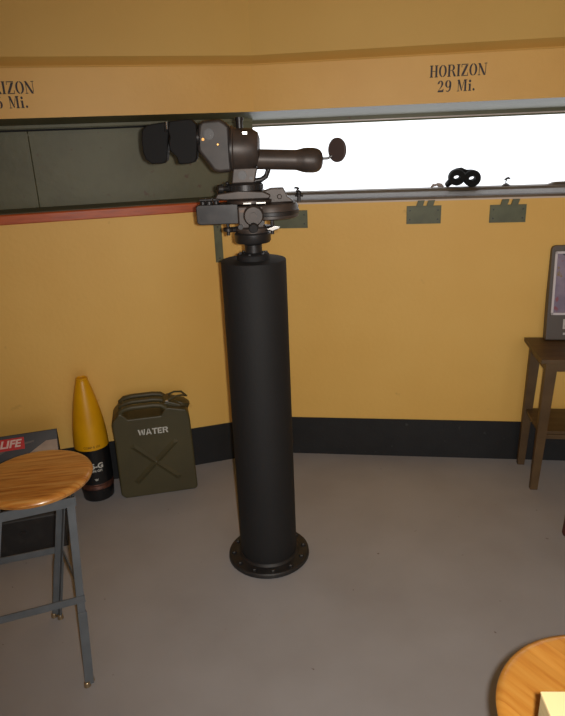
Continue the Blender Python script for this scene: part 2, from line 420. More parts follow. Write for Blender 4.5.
bm = NB(); prism(bm, [(fx0, YB - .3), (fx1, YB - .3), (fx1, 3.05), (C0.x, 3.45), (fx0, 2.6)], HT, HT + .2, 'xy')
struct(obj('ceiling', bm, M['upper'], smooth=False))

# ------------------------------------------------------------------ wall plates under the sill
def wall_plate(ang, s, z, w, h, label, prongs=True, tilt=0.):
    t = thing('wall_plate', label, 'wall plate', wallpt(ang, s, 0, z), ang, 'olive steel plates on the wall below the slit window')
    t.rotation_euler = (0, tilt, ang)
    bm = NB(); box(bm, (-w / 2, -.006, -h / 2), (w / 2, 0, h / 2)); obj('plate', bm, M['plate'], t, bev=.001, smooth=False)
    if prongs:
        for k, x in enumerate((-.036, .010)):
            bm = NB(); prism(bm, [(x, h / 2 - .002), (x + .030, h / 2 - .002), (x + .038, h / 2 + .024), (x + .008, h / 2 + .024)], -.012, -.0)
            obj('hook', bm, M['plate'], t, bev=.001, smooth=False)
    spots = [(x, zz) for x in (-w / 2 + .015, w / 2 - .015) for zz in (-h / 4, h / 4)] if w > .1 else [(0, -h / 2 + .02), (0, h / 2 - .02)]
    for x, zz in spots:
        bm = NB(); cyl(bm, (x, -.006, zz), (x, -.0085, zz), .0035, seg=12); obj('rivet', bm, M['gun'], t)
    return t
wall_plate(AR, .768, 1.2455, .155, .081, 'olive plate with two hooks under the slit window, left of the two by the binoculars')
wall_plate(AR, 1.139, 1.2425, .158, .079, 'olive plate with two hooks below the slit window, nearest the small table')
wall_plate(AR, .145, 1.238, .175, .082, 'small olive plate on yellow wall just right behind the black pedestal instrument')
wall_plate(AL, -.203, 1.148, .037, .186, 'narrow upright olive strip on yellow wall behind the left of the instrument', prongs=False)

# ------------------------------------------------------------------ things on the sill
bn = thing('binoculars', 'black binoculars seen end-on lying on the sill of the slit window', 'binoculars', wallpt(AR, .983, .352, 1.3365), AR)
bn.scale = (1.13, .85, 1.13)
def ringbarrel(bm, cx, cz, ro, ri, y0, y1, flat=.55):
    seg = 28
    def ring(rx, rz, y): return [bm.verts.new((cx + rx * math.cos(2 * PI * i / seg), y, cz + rz * math.sin(2 * PI * i / seg))) for i in range(seg)]
    loops = [ring(ro * .93, ro * .93, y0), ring(ro, ro, y0 + .006), ring(ro, ro, y1 * .35), ring(ro * .82, ro * .82, y1 * .45), ring(ro * .82, ro * .82, y1), ring(ri, ri * flat, y1), ring(ri, ri * flat, y0)]
    fs = []
    for A, B in zip(loops, loops[1:] + loops[:1]):
        for i in range(seg):
            j = (i + 1) % seg; fs.append(bm.faces.new((A[i], A[j], B[j], B[i])))
    bmesh.ops.recalc_face_normals(bm, faces=fs)
bm = NB(); ringbarrel(bm, .037, .037, .036, .015, -.05, .05); obj('barrel', bm, M['rubber'], bn)
bm = NB(); ringbarrel(bm, -.029, .043, .035, .015, -.05, .05)
cyl(bm, (-.05, -.03, .03), (-.062, .03, .012), .016, .013, 16); obj('barrel', bm, M['rubber'], bn)
bm = NB(); tube(bm, [(-.035, 0, .072), (-.01, 0, .074), (.012, 0, .066), (.035, 0, .067)], [.008, .010, .008, .007], 10); obj('bridge', bm, M['rubber'], bn)
bm = NB(); cyl(bm, (.003, -.035, .055), (.003, .03, .055), .007, seg=14); obj('focus_wheel', bm, M['gun'], bn)

bm = NB()
for k in range(7):
    a = random.random() * 6; bmesh.ops.create_icosphere(bm, subdivisions=2, radius=.006 + random.random() * .006, matrix=T((-.03 + k * .009, random.uniform(-.01, .01), .006 + .009 * math.sin(k / 6 * PI) * random.uniform(.7, 1.3)), (a, a, a)))
for v in bm.verts:
    v.co.z = max(v.co.z, 0)
r = tag(obj('crumpled_rag', bm, M['lump']), 'small pale crumpled scrap on the sill just left of the binoculars', 'scrap'); place(r, wallpt(AR, .862, .35, 1.3365), AR)

def latch(s, label, scale=1., flip=1):
    t = thing('window_catch', label, 'window catch', wallpt(AR, s, .35, 1.3365), AR, 'small catches along the slit window sill')
    bm = NB(); lathe(bm, [(.020 * scale, 0), (.018 * scale, .005), (.010 * scale, .010), (.004, .013)], 18); obj('base', bm, M['bronze'], t)
    bm = NB(); tube(bm, [(0, 0, .010), (-.002, 0, .020 * scale), (.004 * flip, 0, .028 * scale)], .003, 8); obj('pin', bm, M['gun'], t)
    bm = NB(); tube(bm, [(-.010 * flip, 0, .026 * scale), (0, 0, .034 * scale), (.010 * flip, 0, .037 * scale), (.019 * flip, 0, .032 * scale)], [.003, .006, .006, .003], 8); obj('wing', bm, M['gun'], t)
latch(1.193, 'small dark wing catch standing alone on the sill right of the binoculars')
latch(.150, 'small dark catch on the left end of the sill beside the instrument', .55, -1)
bm = NB(); prism(bm, [(-.07, 0), (.16, 0), (.155, .010), (.13, .014), (-.03, .012), (-.05, .004)], -.02, .02)
b = tag(obj('locking_bar', bm, M['sill'], bev=.002), 'low flat bar lying on the sill at the right edge of the slit window', 'bar'); place(b, wallpt(AR, 1.45, .35, 1.3365), AR)

# ------------------------------------------------------------------ black pedestal
PX, PY = -.0865, 2.146
M['housing'] = mat('housing_paint', srgb(62, 55, 52), .5, .1, col2=srgb(50, 45, 43), scale=20)
ped = thing('pedestal', 'tall matte black round steel pedestal bolted to the floor in the room centre', 'pedestal', (PX, PY, 0))
bm = NB(); lathe(bm, [(.113, .018), (.113, 1.205), (.111, 1.2095), (.106, 1.211), (0, 1.211)], 96); obj('column', bm, M['black'], ped)
bm = NB()
prof = [(.1135, 0), (.160, 0), (.1635, .004), (.162, .016), (.158, .020), (.121, .022), (.113, .030), (.1135, .034)]
lathe(bm, prof, 96); obj('base_flange', bm, M['black_worn'], ped)
for k in range(12):
    a = k * PI / 6 + .12
    bm = NB(); lathe(bm, [(.0095, 0), (.0095, .006), (.006, .009), (0, .009)], 6, T((.142 * math.cos(a), .142 * math.sin(a), .0205))); obj('bolt', bm, M['black_worn'], ped)
bm = NB(); lathe(bm, [(.056, 1.211), (.056, 1.228), (.052, 1.232), (.040, 1.233), (.036, 1.236), (0, 1.236)], 48); obj('cap', bm, M['black'], ped)
for k in range(6):
    bm = NB(); a = k * PI / 3 + .3; lathe(bm, [(.006, 0), (.006, .004), (0, .005)], 6, T((.046 * math.cos(a), .046 * math.sin(a), 1.232)))
    obj('cap_bolt', bm, M['gun'], ped)

# ------------------------------------------------------------------ observation instrument (x right, z up, y away)
ins = thing('observation_telescope', 'dark military observing telescope with rubber eye shields on top of the black pedestal', 'telescope', (PX, PY, 0))
def P(name, bm, m='bronze', bev=.0, parent=None): return obj(name, bm, M[m], parent or ins, bev=bev)
# spindle and tribrach
bm = NB(); lathe(bm, [(.030, 1.2362), (.030, 1.262), (.036, 1.266), (.058, 1.270), (.062, 1.276), (.062, 1.300), (.058, 1.305), (0, 1.305)], 48, T((.002, 0, 0))); P('spindle', bm, 'gun')
bm = NB(); lathe(bm, [(.052, 1.305), (.052, 1.312), (.064, 1.314), (.064, 1.322), (.04, 1.326), (0, 1.326)], 48, T((.004, 0, 0))); P('levelling_base', bm)
for k, (x, y) in enumerate(((-.078, -.03), (.070, -.04), (.0, .075))):
    bm = NB(); x0 = x
    cyl(bm, (x0, y, 1.300), (x0, y, 1.345), .006, seg=12)
    lathe(bm, [(.010, 1.312), (.017, 1.314), (.017, 1.324), (.010, 1.327)], 14, T((x0, y, 0)))
    tube(bm, [(x0, y, 1.318), (x0 * .4, y * .4, 1.318)], .009, 8)
    P('levelling_screw', bm, 'gun')
bm = NB(); prism(bm, [(.05, 1.321), (.078, 1.330), (.096, 1.328), (.092, 1.322), (.07, 1.315)], -.075, -.068); P('clamp_lever', bm, 'steel', .001)['label'] = 'bright worn steel lever'
# gearbox in front with round worm cover
bm = NB(); box(bm, (-.040, -.085, 1.326), (.045, .05, 1.398)); P('gearbox', bm, 'bronze', .006)
bm = NB(); cyl(bm, (.012, -.085, 1.368), (.012, -.104, 1.368), .034, .031, 40, .003); cyl(bm, (.012, -.104, 1.368), (.012, -.112, 1.368), .012, seg=20)
for k in range(6):
    a = k * PI / 3; cyl(bm, (.012 + .025 * math.cos(a), -.103, 1.368 + .025 * math.sin(a)), (.012 + .025 * math.cos(a), -.107, 1.368 + .025 * math.sin(a)), .003, seg=8)
P('worm_cover', bm)
bm = NB(); cyl(bm, (.010, -.080, 1.336), (.010, -.118, 1.330), .017, .015, 24, .002); cyl(bm, (-.032, -.086, 1.334), (-.032, -.10, 1.334), .008, seg=14); cyl(bm, (.038, -.086, 1.345), (.038, -.10, 1.345), .008, seg=14); P('adjusting_knob', bm, 'gun')
# left arm box with row of small screws on top
bm = NB(); prism(bm, [(-.178, 1.345), (-.178, 1.398), (-.170, 1.404), (-.04, 1.404), (-.04, 1.339), (-.165, 1.339)], -.05, .035); P('arm_box', bm, 'gun', .003)
for x, z in ((-.168, 1.357), (-.168, 1.388), (-.122, 1.350), (-.085, 1.350), (-.055, 1.350)):
    bm = NB(); cyl(bm, (x, -.05, z), (x, -.0525, z), .003, seg=10); P('arm_screw', bm, 'gun')
for x, rr in ((-.156, .010), (-.135, .012), (-.112, .009)):
    bm = NB(); cyl(bm, (x, -.03, 1.404), (x, -.03, 1.413), rr, seg=16); cyl(bm, (x - .009, -.03, 1.418), (x + .009, -.03, 1.418), .006, seg=12); P('thumbscrew', bm, 'gun')
# right drum
bm = NB(); lathe(bm, [(.088, 1.350), (.094, 1.353), (.094, 1.388), (.088, 1.398), (.05, 1.402), (0, 1.402)], 64, T((.066, .005, 0))); P('azimuth_drum', bm)
bm = NB(); lathe(bm, [(.0955, 1.362), (.0975, 1.364), (.0975, 1.374), (.0955, 1.376)], 64, T((.066, .005, 0)), close=False)
P('drum_scale', bm, 'gun')
bm = NB(); prism(bm, [(.04, 1.400), (.046, 1.438), (.070, 1.446), (.112, 1.446), (.124, 1.420), (.146, 1.402)], -.03, .03); cyl(bm, (.098, -.03, 1.42), (.098, -.038, 1.42), .008, seg=16); P('bearing_block', bm, 'bronze', .003)
bm = NB(); cyl(bm, (.163, -.01, 1.400), (.163, -.01, 1.424), .006, seg=12); bmesh.ops.create_icosphere(bm, subdivisions=2, radius=.009, matrix=T((.163, -.01, 1.428))); cyl(bm, (.150, -.01, 1.420), (.176, -.01, 1.418), .004, seg=8); P('clamp_screw', bm, 'gun')
# upper plates
bm = NB(); lathe(bm, [(.074, 1.402), (.078, 1.405), (.078, 1.413), (.070, 1.416), (0, 1.416)], 56, T((.0, 0, 0))); P('clamp_plate', bm, 'bronze')
for xa, xb in ((-.02, .005), (.022, .052)):
    bm = NB(); box(bm, (xa, -.081, 1.4045), (xb, -.074, 1.409)); P('scale_tab', bm, 'steel')['label'] = 'bright worn steel tab'
bm = NB(); prism(bm, [(-.115, 1.421), (-.105, 1.438), (-.03, 1.446), (.045, 1.440), (.070, 1.428), (.066, 1.418), (.06, 1.416), (-.08, 1.416)], -.055, .055); P('cradle_plate', bm, 'bronze', .005)
# knurled azimuth ring with knob on the left
bm = NB(); lathe(bm, [(.052, 1.440), (.060, 1.444), (.060, 1.462), (.054, 1.467), (0, 1.467)], 40, T((-.016, 0, 0)))
for k in range(24):
    a = k * PI / 12; box(bm, (.058, -.003, 1.446), (.0625, .003, 1.460), Matrix.Translation((-.016, 0, 0)) @ Matrix.Rotation(a, 4, 'Z'))
P('knurled_ring', bm, 'gun')
bm = NB(); cyl(bm, (-.065, -.02, 1.452), (-.088, -.03, 1.452), .009, seg=14); cyl(bm, (-.088, -.03, 1.452), (-.104, -.037, 1.452), .015, .013, 20, .002); bmesh.ops.create_icosphere(bm, subdivisions=2, radius=.007, matrix=T((-.072, -.02, 1.468))); P('slow_motion_knob', bm, 'gun')
# yoke
bm = NB(); prism(bm, [(-.058, 1.466), (-.050, 1.515), (.030, 1.515), (.018, 1.466)], -.032, .032); P('yoke', bm, 'bronze', .005)
bm = NB(); cyl(bm, (-.02, -.032, 1.492), (-.02, -.040, 1.492), .014, seg=20); cyl(bm, (.008, -.032, 1.482), (.008, -.038, 1.482), .006, seg=10); P('yoke_boss', bm, 'gun')
bm = NB(); tube(bm, [(.020, 0, 1.472), (.040, 0, 1.474), (.056, 0, 1.484), (.064, 0, 1.502), (.062, 0, 1.520)], .0085, 12); P('lower_hook', bm, 'gun')
# prism housing
hp = [(-.150, 1.652), (-.140, 1.664), (-.082, 1.666), (-.064, 1.655), (-.052, 1.644), (-.052, 1.504), (-.092, 1.502), (-.112, 1.508), (-.158, 1.572), (-.160, 1.60)]
bm = NB(); prism(bm, hp, -.042, .045); P('prism_housing', bm, 'housing', .012)
bm = NB(); cyl(bm, (-.118, -.042, 1.622), (-.118, -.048, 1.622), .017, seg=24); cyl(bm, (-.118, -.048, 1.622), (-.118, -.051, 1.622), .005, seg=10)
P('side_boss', bm, 'gun')
for x, z, rr in ((-.138, 1.607, .0045), (-.092, 1.590, .003)):
    bm = NB(); cyl(bm, (x, -.042, z), (x, -.0465, z), rr, seg=10); P('brass_screw', bm, 'brass')['label'] = 'small brass screw'
bm = NB(); m_, L_ = axis_m((-.056, 0, 1.574), (.040, 0, 1.570))
lathe(bm, [(.060, 0), (.0715, .002), (.0715, .010), (.066, .013), (.064, .070), (.052, .090), (.034, L_)], 56, m_); P('body_drum', bm)
bm = NB(); lathe(bm, [(.0725, .003), (.0725, .006)], 56, m_, close=False); P('drum_rim', bm, 'gun')
bm = NB(); cyl(bm, (-.022, 0, 1.63), (-.022, 0, 1.664), .011, seg=18); cyl(bm, (-.022, 0, 1.660), (-.022, 0, 1.670), .014, seg=18); cyl(bm, (-.008, -.03, 1.622), (.004, -.03, 1.622), .007, seg=12); P('top_stud', bm, 'gun')
bm = NB(); box(bm, (-.012, -.046, 1.617), (.002, -.042, 1.625)); P('bright_tab', bm, 'steel')
# objective tube, tipped slightly down to the right
bm = NB(); m_, L_ = axis_m((.030, 0, 1.539), (.246, 0, 1.527))
lathe(bm, [(.032, 0), (.032, .125), (.0325, .13), (.038, .150), (.0395, .160), (.0395, .184), (.0375, .196), (.032, .206), (.023, .2125), (.012, .2155), (.0, .2165)], 56, m_); P('objective_tube', bm, 'bronze')
bm = NB(); tube(bm, [(.240, 0, 1.533), (.262, 0, 1.533), (.275, 0, 1.540)], .0045, 8); P('disc_stem', bm, 'gun')
bm = NB(); m_, _ = axis_m((.289, .004, 1.558), (.297, -.006, 1.558))
lathe(bm, [(0, -.004), (.036, -.004), (.0385, -.002), (.0385, .003), (.036, .005), (0, .005)], 40, Matrix.Translation((.293, 0, 1.558)) @ Matrix.Rotation(R(-48), 4, 'Z') @ Matrix.Rotation(PI / 2, 4, 'X')); P('sun_disc', bm, 'paddle')
# eyepieces and rubber eye shields
bm = NB(); cyl(bm, (-.150, -.030, 1.614), (-.186, -.034, 1.612), .026, .023, 28, .003); cyl(bm, (-.150, .034, 1.614), (-.240, .036, 1.610), .024, .021, 28, .003); P('eyepiece', bm, 'gun')
def flap(pts, y0, y1):
    bm = NB(); prism(bm, pts, y0, y1); P('eye_shield', bm, 'rubber', .005)
flap([(-.337, 1.613), (-.332, 1.642), (-.314, 1.657), (-.286, 1.661), (-.246, 1.665), (-.245, 1.642), (-.250, 1.620), (-.262, 1.549), (-.273, 1.538), (-.310, 1.538), (-.330, 1.553), (-.337, 1.578)], -.028, .028)
flap([(-.2375, 1.665), (-.182, 1.669), (-.168, 1.668), (-.155, 1.652), (-.155, 1.606), (-.162, 1.550), (-.171, 1.539), (-.190, 1.535), (-.220, 1.535), (-.224, 1.556), (-.245, 1.578), (-.246, 1.602), (-.241, 1.618), (-.246, 1.640)], -.058, .004)
bm = NB(); prism(bm, [(-.262, 1.632), (-.262, 1.660), (-.235, 1.668), (-.235, 1.636)], -.030, .022); P('shield_bridge', bm, 'rubber', .005)
bm = NB(); cyl(bm, (-.2505, -.031, 1.664), (-.2505, -.031, 1.642), .0035, seg=8); P('bridge_pin', bm, 'steel')

# ------------------------------------------------------------------ water can
can = thing('jerry_can', 'olive drab metal water can marked WATER standing against the black skirting', 'water can', (-.795, 2.600, 0), R(11.5))
can.scale = (1.085, 1, 1.015)
W_, H_, D_ = .335, .405, .165
outline = ([(.018, 0), (W_ - .018, 0)] + arc(W_ - .018, .018, .018, .018, -80, 0, 4) + [(W_ - .006, .36), (W_ - .010, .395), (W_ - .018, .420), (.240, .440), (.226, .436), (.206, .404), (.070, .404), (.046, .432), (.030, .434)]
           + arc(.045, .375, .045, .05, 120, 180, 5) + [(.003, .3), (.0, .02)])
bm = NB(); prism(bm, outline, 0, D_); obj('body', bm, M['can'], can, bev=.016, seg=4)
# raised front pressing with crossed ribs
bm = NB()
for (x0, z0, x1, z1) in ((.070, .075, .262, .275), (.262, .075, .070, .275)):
    d = Vector((x1 - x0, 0, z1 - z0)).normalized(); n = Vector((-d.z, 0, d.x)) * .015
    a = Vector((x0, 0, z0)); b = Vector((x1, 0, z1))
    v = [bm.verts.new(p) for p in (a + n, a - n, b - n, b + n)]
    t0 = bm.verts.new(a + d * .02 + Vector((0, -.009, 0))); t1 = bm.verts.new(b - d * .02 + Vector((0, -.009, 0)))
    f = [bm.faces.new(q) for q in ((v[0], v[3], t1, t0), (v[1], t0, t1, v[2]), (v[0], t0, v[1]), (v[3], v[2], t1), (v[0], v[1], v[2], v[3]))]
    bmesh.ops.recalc_face_normals(bm, faces=f)
bmesh.ops.create_uvsphere(bm, u_segments=16, v_segments=8, radius=.011, matrix=T((.166, 0, .175)))
bmesh.ops.translate(bm, vec=(0, .0006, 0), verts=bm.verts)
obj('cross_ribs', bm, M['can'], can)
for y in (.014, D_ / 2, D_ - .014):
    bm = NB()
    tube(bm, [(.036, y, .405), (.040, y, .436), (.056, y, .450), (.09, y, .455), (.180, y, .455), (.212, y, .450), (.230, y, .436), (.236, y, .415)], .0125, 12)
    obj('handle', bm, M['can_dark'], can)
bm = NB(); prism(bm, [(.212, .430), (.222, .452), (.250, .456), (.300, .436), (.300, .405), (.22, .40)], .03, D_ - .03); obj('spout_neck', bm, M['can'], can, bev=.008, seg=3)
bm = NB(); m_, L_ = axis_m((.288, D_ / 2, .412), (.306, D_ / 2, .452)); lathe(bm, [(.040, 0), (.043, .004), (.043, .022), (.038, .030), (.02, .033), (0, .033)], 32, m_); obj('cap', bm, M['can'], can)
bm = NB(); tube(bm, [(.245, .05, .458), (.275, .052, .470), (.305, .06, .470), (.325, D_ / 2, .455), (.305, .105, .470), (.275, .113, .470), (.245, .115, .458)], .0045, 8); cyl(bm, (.243, .04, .455), (.243, .125, .455), .006, seg=10); obj('cap_lever', bm, M['can_dark'], can)
bm = NB(); box(bm, (.232, .03, .455), (.244, .04, .462)); obj('bright_pin', bm, M['steel'], can)
t = stencil('lettering', 'WATER', SAN, .128, .029, M['white_ink'], can, gap=.05); t.location = (.104, -.0006, .318)

# ------------------------------------------------------------------ artillery shell
sh = thing('artillery_shell', 'upright yellow and black artillery shell between the water can and the poster stand', 'artillery shell', (-.918, 2.655, 0), R(14))
def ogive(z):  # radius
    if z < .27: return .079
    t = (z - .27) / (.60 - .27); return .079 - (.079 - .027) * (t ** 1.8)
bm = NB(); lathe(bm, [(.064, 0), (.071, .004), (.0765, .060), (.0765, .064)], 64); obj('base', bm, M['shell_black'], sh)
bm = NB(); lathe(bm, [(.0745, .064), (.0775, .066), (.0778, .070), (.0762, .0725), (.0778, .075), (.0762, .0785), (.0778, .081), (.0762, .0845), (.0778, .088), (.0775, .094), (.076, .096)], 64); obj('driving_band', bm, M['copper'], sh)
bm = NB(); lathe(bm, [(.0782, .096), (.0782, .262), (ogive(.274), .274)], 64); obj('body', bm, M['shell_black'], sh)
bm = NB(); lathe(bm, [(ogive(.274), .274)] + [(ogive(.274 + k * .0163), .274 + k * .0163) for k in range(1, 21)], 64); obj('nose_cone', bm, M['shell_yellow'], sh)
bm = NB(); lathe(bm, [(.0262, .600), (.0270, .603), (.0262, .609), (.021, .612), (.020, .606), (0, .606)], 40); obj('nose_plug', bm, M['shell_yellow'], sh)
def wrap(bm, rad, z, ang):
    for v in bm.verts:
        a = ang + v.co.x / rad; rr = rad + .0004 - v.co.y
        zz = v.co.z + z
        v.co = Vector((rr * math.sin(a), -rr * math.cos(a), zz))
    return bm
def shell_text(txt, size, z, ang, m, bold=.0008, rad=.0784):
    bm = font_bm(txt, size, .0003, bold); bmesh.ops.subdivide_edges(bm, edges=[e for e in bm.edges if e.calc_length() > .006], cuts=2)
    bmesh.ops.triangulate(bm, faces=bm.faces); obj('lettering', wrap(bm, rad, z, ang), M[m], sh, smooth=False)
shell_text('155-G', .036, .192, R(-1), 'white_ink', .0012)
shell_text('GUN GH', .016, .168, R(4), 'white_ink', .0004)
shell_text('W', .015, .122, R(4), 'white_ink', .0006)
shell_text('COMP B 155', .014, .291, R(4), 'faint_ink', .0002, rad=.0788)

# ------------------------------------------------------------------ poster stand behind the stool
st = thing('display_stand', 'black floor stand with a slanted dark magazine poster, behind the grey-legged stool', 'display stand', (-1.026, 2.550, 0), AL)
SW = .62
bm = NB(); prism(bm, [(0, 0), (0, .17), (-.30, .17), (-.31, .16), (-.31, 0)], -SW, 0, 'yz'); obj('base', bm, M['black_worn'], st, bev=.004)
bm = NB(); prism(bm, [(0, .17), (0, .412), (-.006, .412), (-.149, .17)], -SW, 0, 'yz'); obj('easel_panel', bm, M['black_worn'], st, bev=.002)
sl = math.atan2(.242, .143); Ls = math.hypot(.242, .143)
# poster sheet lies on the slanted face: local x along, z up the slope
post = bpy.data.objects.new('poster', None)
def on_slope(o):
    o.matrix_local = Matrix.Translation((0, -.149, .17)) @ Matrix.Rotation(-(PI / 2 - sl), 4, 'X') ; return o
bm = NB(); box(bm, (-SW + .003, -.0035, .012), (-.003, -.0005, Ls - .001)); pst = on_slope(obj('poster', bm, M['poster'], st, smooth=False))
def on_poster(name, bm, m): return obj(name, bm, M[m], pst, smooth=False)
U = Ls
bm = NB(); prism(bm, [(-.004, U - .045), (-.05, U - .045), (-.10, U - .075), (-.17, U - .12), (-.15, U - .20), (-.004, U - .20)], -.0043, -.0034); on_poster('tan_wedge', bm, 'poster_light')
bm = NB(); prism(bm, arc(-.165, U - .115, .042, .020, 0, 180, 10) + [(-.22, U - .118), (-.205, U - .16), (-.13, U - .16)], -.0047, -.0036); on_poster('hat_shape', bm, 'poster_mid')
bm = NB(); prism(bm, [(-.10, U - .035), (-.20, U - .045), (-.29, U - .085), (-.34, U - .14), (-.33, U - .14), (-.27, U - .092), (-.20, U - .058), (-.10, U - .042)], -.0044, -.0034); on_poster('grey_sweep', bm, 'poster_mid')
bm = NB(); box(bm, (-.33, -.0046, U - .066), (-.140, -.0034, U - .014)); on_poster('red_panel', bm, 'red_ink')
bm = font_bm('LIFE', .050, .0004, .0016, .25); bmesh.ops.translate(bm, vec=(-.200, -.0050, U - .040), verts=bm.verts)
bmesh.ops.scale(bm, vec=(1, 1, .9), verts=bm.verts, space=Matrix.Translation((0, 0, -(U - .038)))); on_poster('lettering', bm, 'pink_ink')
for x, z in ((-.165, .100), (-.36, .060)):
    bm = NB(); cyl(bm, (x, -.31, z), (x, -.314, z), .011, seg=20); obj('round_stud', bm, M['gun'], st)

# ------------------------------------------------------------------ stools
def angle_iron(bm, a, b, wdir, ddir, w=.024, t=.004):
    """L section from a (top) to b (foot): flanges along wdir and ddir"""
    a = Vector(a); b = Vector(b); u = Vector(wdir).normalized(); v = Vector(ddir).normalized()
    sec = [Vector((0, 0, 0)), u * w, u * w + v * t, u * t + v * t, u * t + v * w, v * w]
    A = [bm.verts.new(a + s) for s in sec]; B = [bm.verts.new(b + s) for s in sec]
    f = [bm.faces.new(A), bm.faces.new(B[::-1])]
    for i in range(6): f.append(bm.faces.new((A[i], A[(i + 1) % 6], B[(i + 1) % 6], B[i])))
    bmesh.ops.recalc_face_normals(bm, faces=f)

def bar(bm, a, b, h=.024, t=.004):
    a = Vector(a); b = Vector(b); d = (b - a).normalized(); n = Vector((0, 0, 1)).cross(d).normalized() * t / 2; k = Vector((0, 0, h / 2))
    A = [bm.verts.new(a + s) for s in (n + k, -n + k, -n - k, n - k)]; B = [bm.verts.new(b + s) for s in (n + k, -n + k, -n - k, n - k)]
    f = [bm.faces.new(A), bm.faces.new(B[::-1])]
    for i in range(4): f.append(bm.faces.new((A[i], A[(i + 1) % 4], B[(i + 1) % 4], B[i])))
    bmesh.ops.recalc_face_normals(bm, faces=f)

def stool(label, cx, cy, hs, rs, tops, feet, seat_m, leg_m, zr, thick=.027):
    s = thing('round_stool', label, 'stool', (cx, cy, 0), 0)
    L = lambda p, z: Vector((p[0] - cx, p[1] - cy, z))
    bm = NB(); t = thick
    lathe(bm, [(0, hs - t), (rs - .012, hs - t), (rs - .003, hs - t + .006), (rs, hs - t * .45), (rs - .003, hs - .006), (rs - .012, hs - .001), (rs - .02, hs), (0, hs)], 80)
    obj('seat', bm, seat_m, s)
    zt = hs - t - .001
    n = len(tops)
    bm = NB()
    for i in range(n):
        bar(bm, L(tops[i], zt - .016), L(tops[(i + 1) % n], zt - .016), .030, .005)
    obj('seat_frame', bm, leg_m, s)
    for i in range(n):
        a = L(tops[i], zt - .001); b = L(feet[i], .008)
        nx = (L(feet[(i + 1) % n], 0) - L(feet[i], 0)); pv = (L(feet[i - 1], 0) - L(feet[i], 0))
        bm = NB(); angle_iron(bm, a, b, nx, pv, .023)
        k = .34
        angle_iron(bm, b.lerp(a, k + .06) - nx.normalized() * .003 - pv.normalized() * .003, b - nx.normalized() * .003 - pv.normalized() * .003, nx, pv, .027, .003)
        lg = obj('leg', bm, leg_m, s, bev=.001)
        for w in (nx.normalized() * .019, pv.normalized() * .019):
            bm = NB(); c = b + w * .9; cyl(bm, (c.x, c.y, 0.0), (c.x, c.y, .018), .011, .009, 14, .002)
            obj('glide', bm, M['chrome'], lg)
        for q in (.12, .2, .28):
            bm = NB(); c = b.lerp(a, q) + nx.normalized() * .012
            o_ = (pv.normalized()) * -.004
            cyl(bm, c + o_, c + o_ * 1.6, .003, seg=8)
            obj('rivet', bm, M['chrome'], lg)
    for i in range(n):
        z_ = zr if not isinstance(zr, (list, tuple)) else zr[i]
        q = (z_ - .008) / (zt - .009)
        a = L(feet[i], .008).lerp(L(tops[i], zt), q); b = L(feet[(i + 1) % n], .008).lerp(L(tops[(i + 1) % n], zt), q)
        bm = NB(); bar(bm, a, b, .024, .004); obj('stretcher', bm, leg_m, s)
    return s
SA = ((-.628, 1.600), (-.716, 1.790), (-.905, 1.735), (-.833, 1.525))
SF = ((-.638, 1.520), (-.846, 1.832), (-1.13, 1.745), (-.935, 1.420))
stool('glossy orange wooden stool on grey steel legs in front of the poster stand', -.772, 1.695, .66, .169, SA, SF, M['seat_dark'], M['stool_grey'], .30)
cx2, cy2 = .520, .745
sq = lambda r, a0: tuple((cx2 + r * math.cos(R(a0 + 90 * k)), cy2 + r * math.sin(R(a0 + 90 * k))) for k in range(4))
stool('honey wooden round stool nearest the camera, carrying a cream paper stack', cx2, cy2, .70, .190, sq(.15, 128), sq(.215, 128), M['seat_light'], M['stool_grey'], .24)

blk = thing('cream_box', 'cream box standing on the honey wooden stool seat in the lower right corner', 'box', (.3205, .6205, .7005), R(-3))
bm = NB(); box(bm, (0, -.17, 0), (.17, 0, .2)); obj('body', bm, M['paper_edge'], blk, smooth=False, bev=.0015)
bm = NB(); box(bm, (-.0006, -.1706, .2003), (.1706, .0006, .204)); obj('lid', bm, M['paper'], blk, smooth=False, bev=.0015)

# ------------------------------------------------------------------ small table and display unit
tb = thing('side_table', 'small dark brown wooden table with lower shelf against the yellow wall', 'table', (1.160, 2.832, 0), AR)
TW, TD, TZ = .62, .325, .66
bm = NB(); box(bm, (0, -TD, TZ - .020), (TW, -.002, TZ)); obj('tabletop', bm, M['table'], tb, bev=.003)
bm = NB()
box(bm, (.035, -TD + .022, TZ - .062), (TW - .035, -TD + .038, TZ - .020)); box(bm, (.035, -.040, TZ - .062), (TW - .035, -.024, TZ - .020))
box(bm, (.028, -TD + .03, TZ - .062), (.042, -.03, TZ - .020)); box(bm, (TW - .042, -TD + .03, TZ - .062), (TW - .028, -.03, TZ - .020))
obj('apron', bm, M['table'], tb, bev=.001)
def tleg(xt, yt, xb, yb, wt=.050, wb=.034, dt=.034, db=.026):
    bm = NB()
    A = [bm.verts.new((xt + sx * wt / 2, yt + sy * dt / 2, TZ - .0205)) for sx, sy in ((-1, -1), (1, -1), (1, 1), (-1, 1))]
    B = [bm.verts.new((xb + sx * wb / 2, yb + sy * db / 2, 0)) for sx, sy in ((-1, -1), (1, -1), (1, 1), (-1, 1))]
    f = [bm.faces.new(A), bm.faces.new(B[::-1])]
    for i in range(4): f.append(bm.faces.new((A[i], A[(i + 1) % 4], B[(i + 1) % 4], B[i])))
    bmesh.ops.recalc_face_normals(bm, faces=f); obj('leg', bm, M['table'], tb, bev=.002)
tleg(.050, -.030, .030, -.040); tleg(.050, -TD + .030, .036, -TD + .046)
tleg(TW - .05, -.03, TW - .03, -.04); tleg(TW - .05, -TD + .03, TW - .036, -TD + .046)
bm = NB(); box(bm, (.030, -TD + .035, .290), (TW - .03, -.035, .306)); box(bm, (.045, -TD + .030, .268), (TW - .045, -TD + .046, .290)); obj('lower_shelf', bm, M['table'], tb, bev=.002)

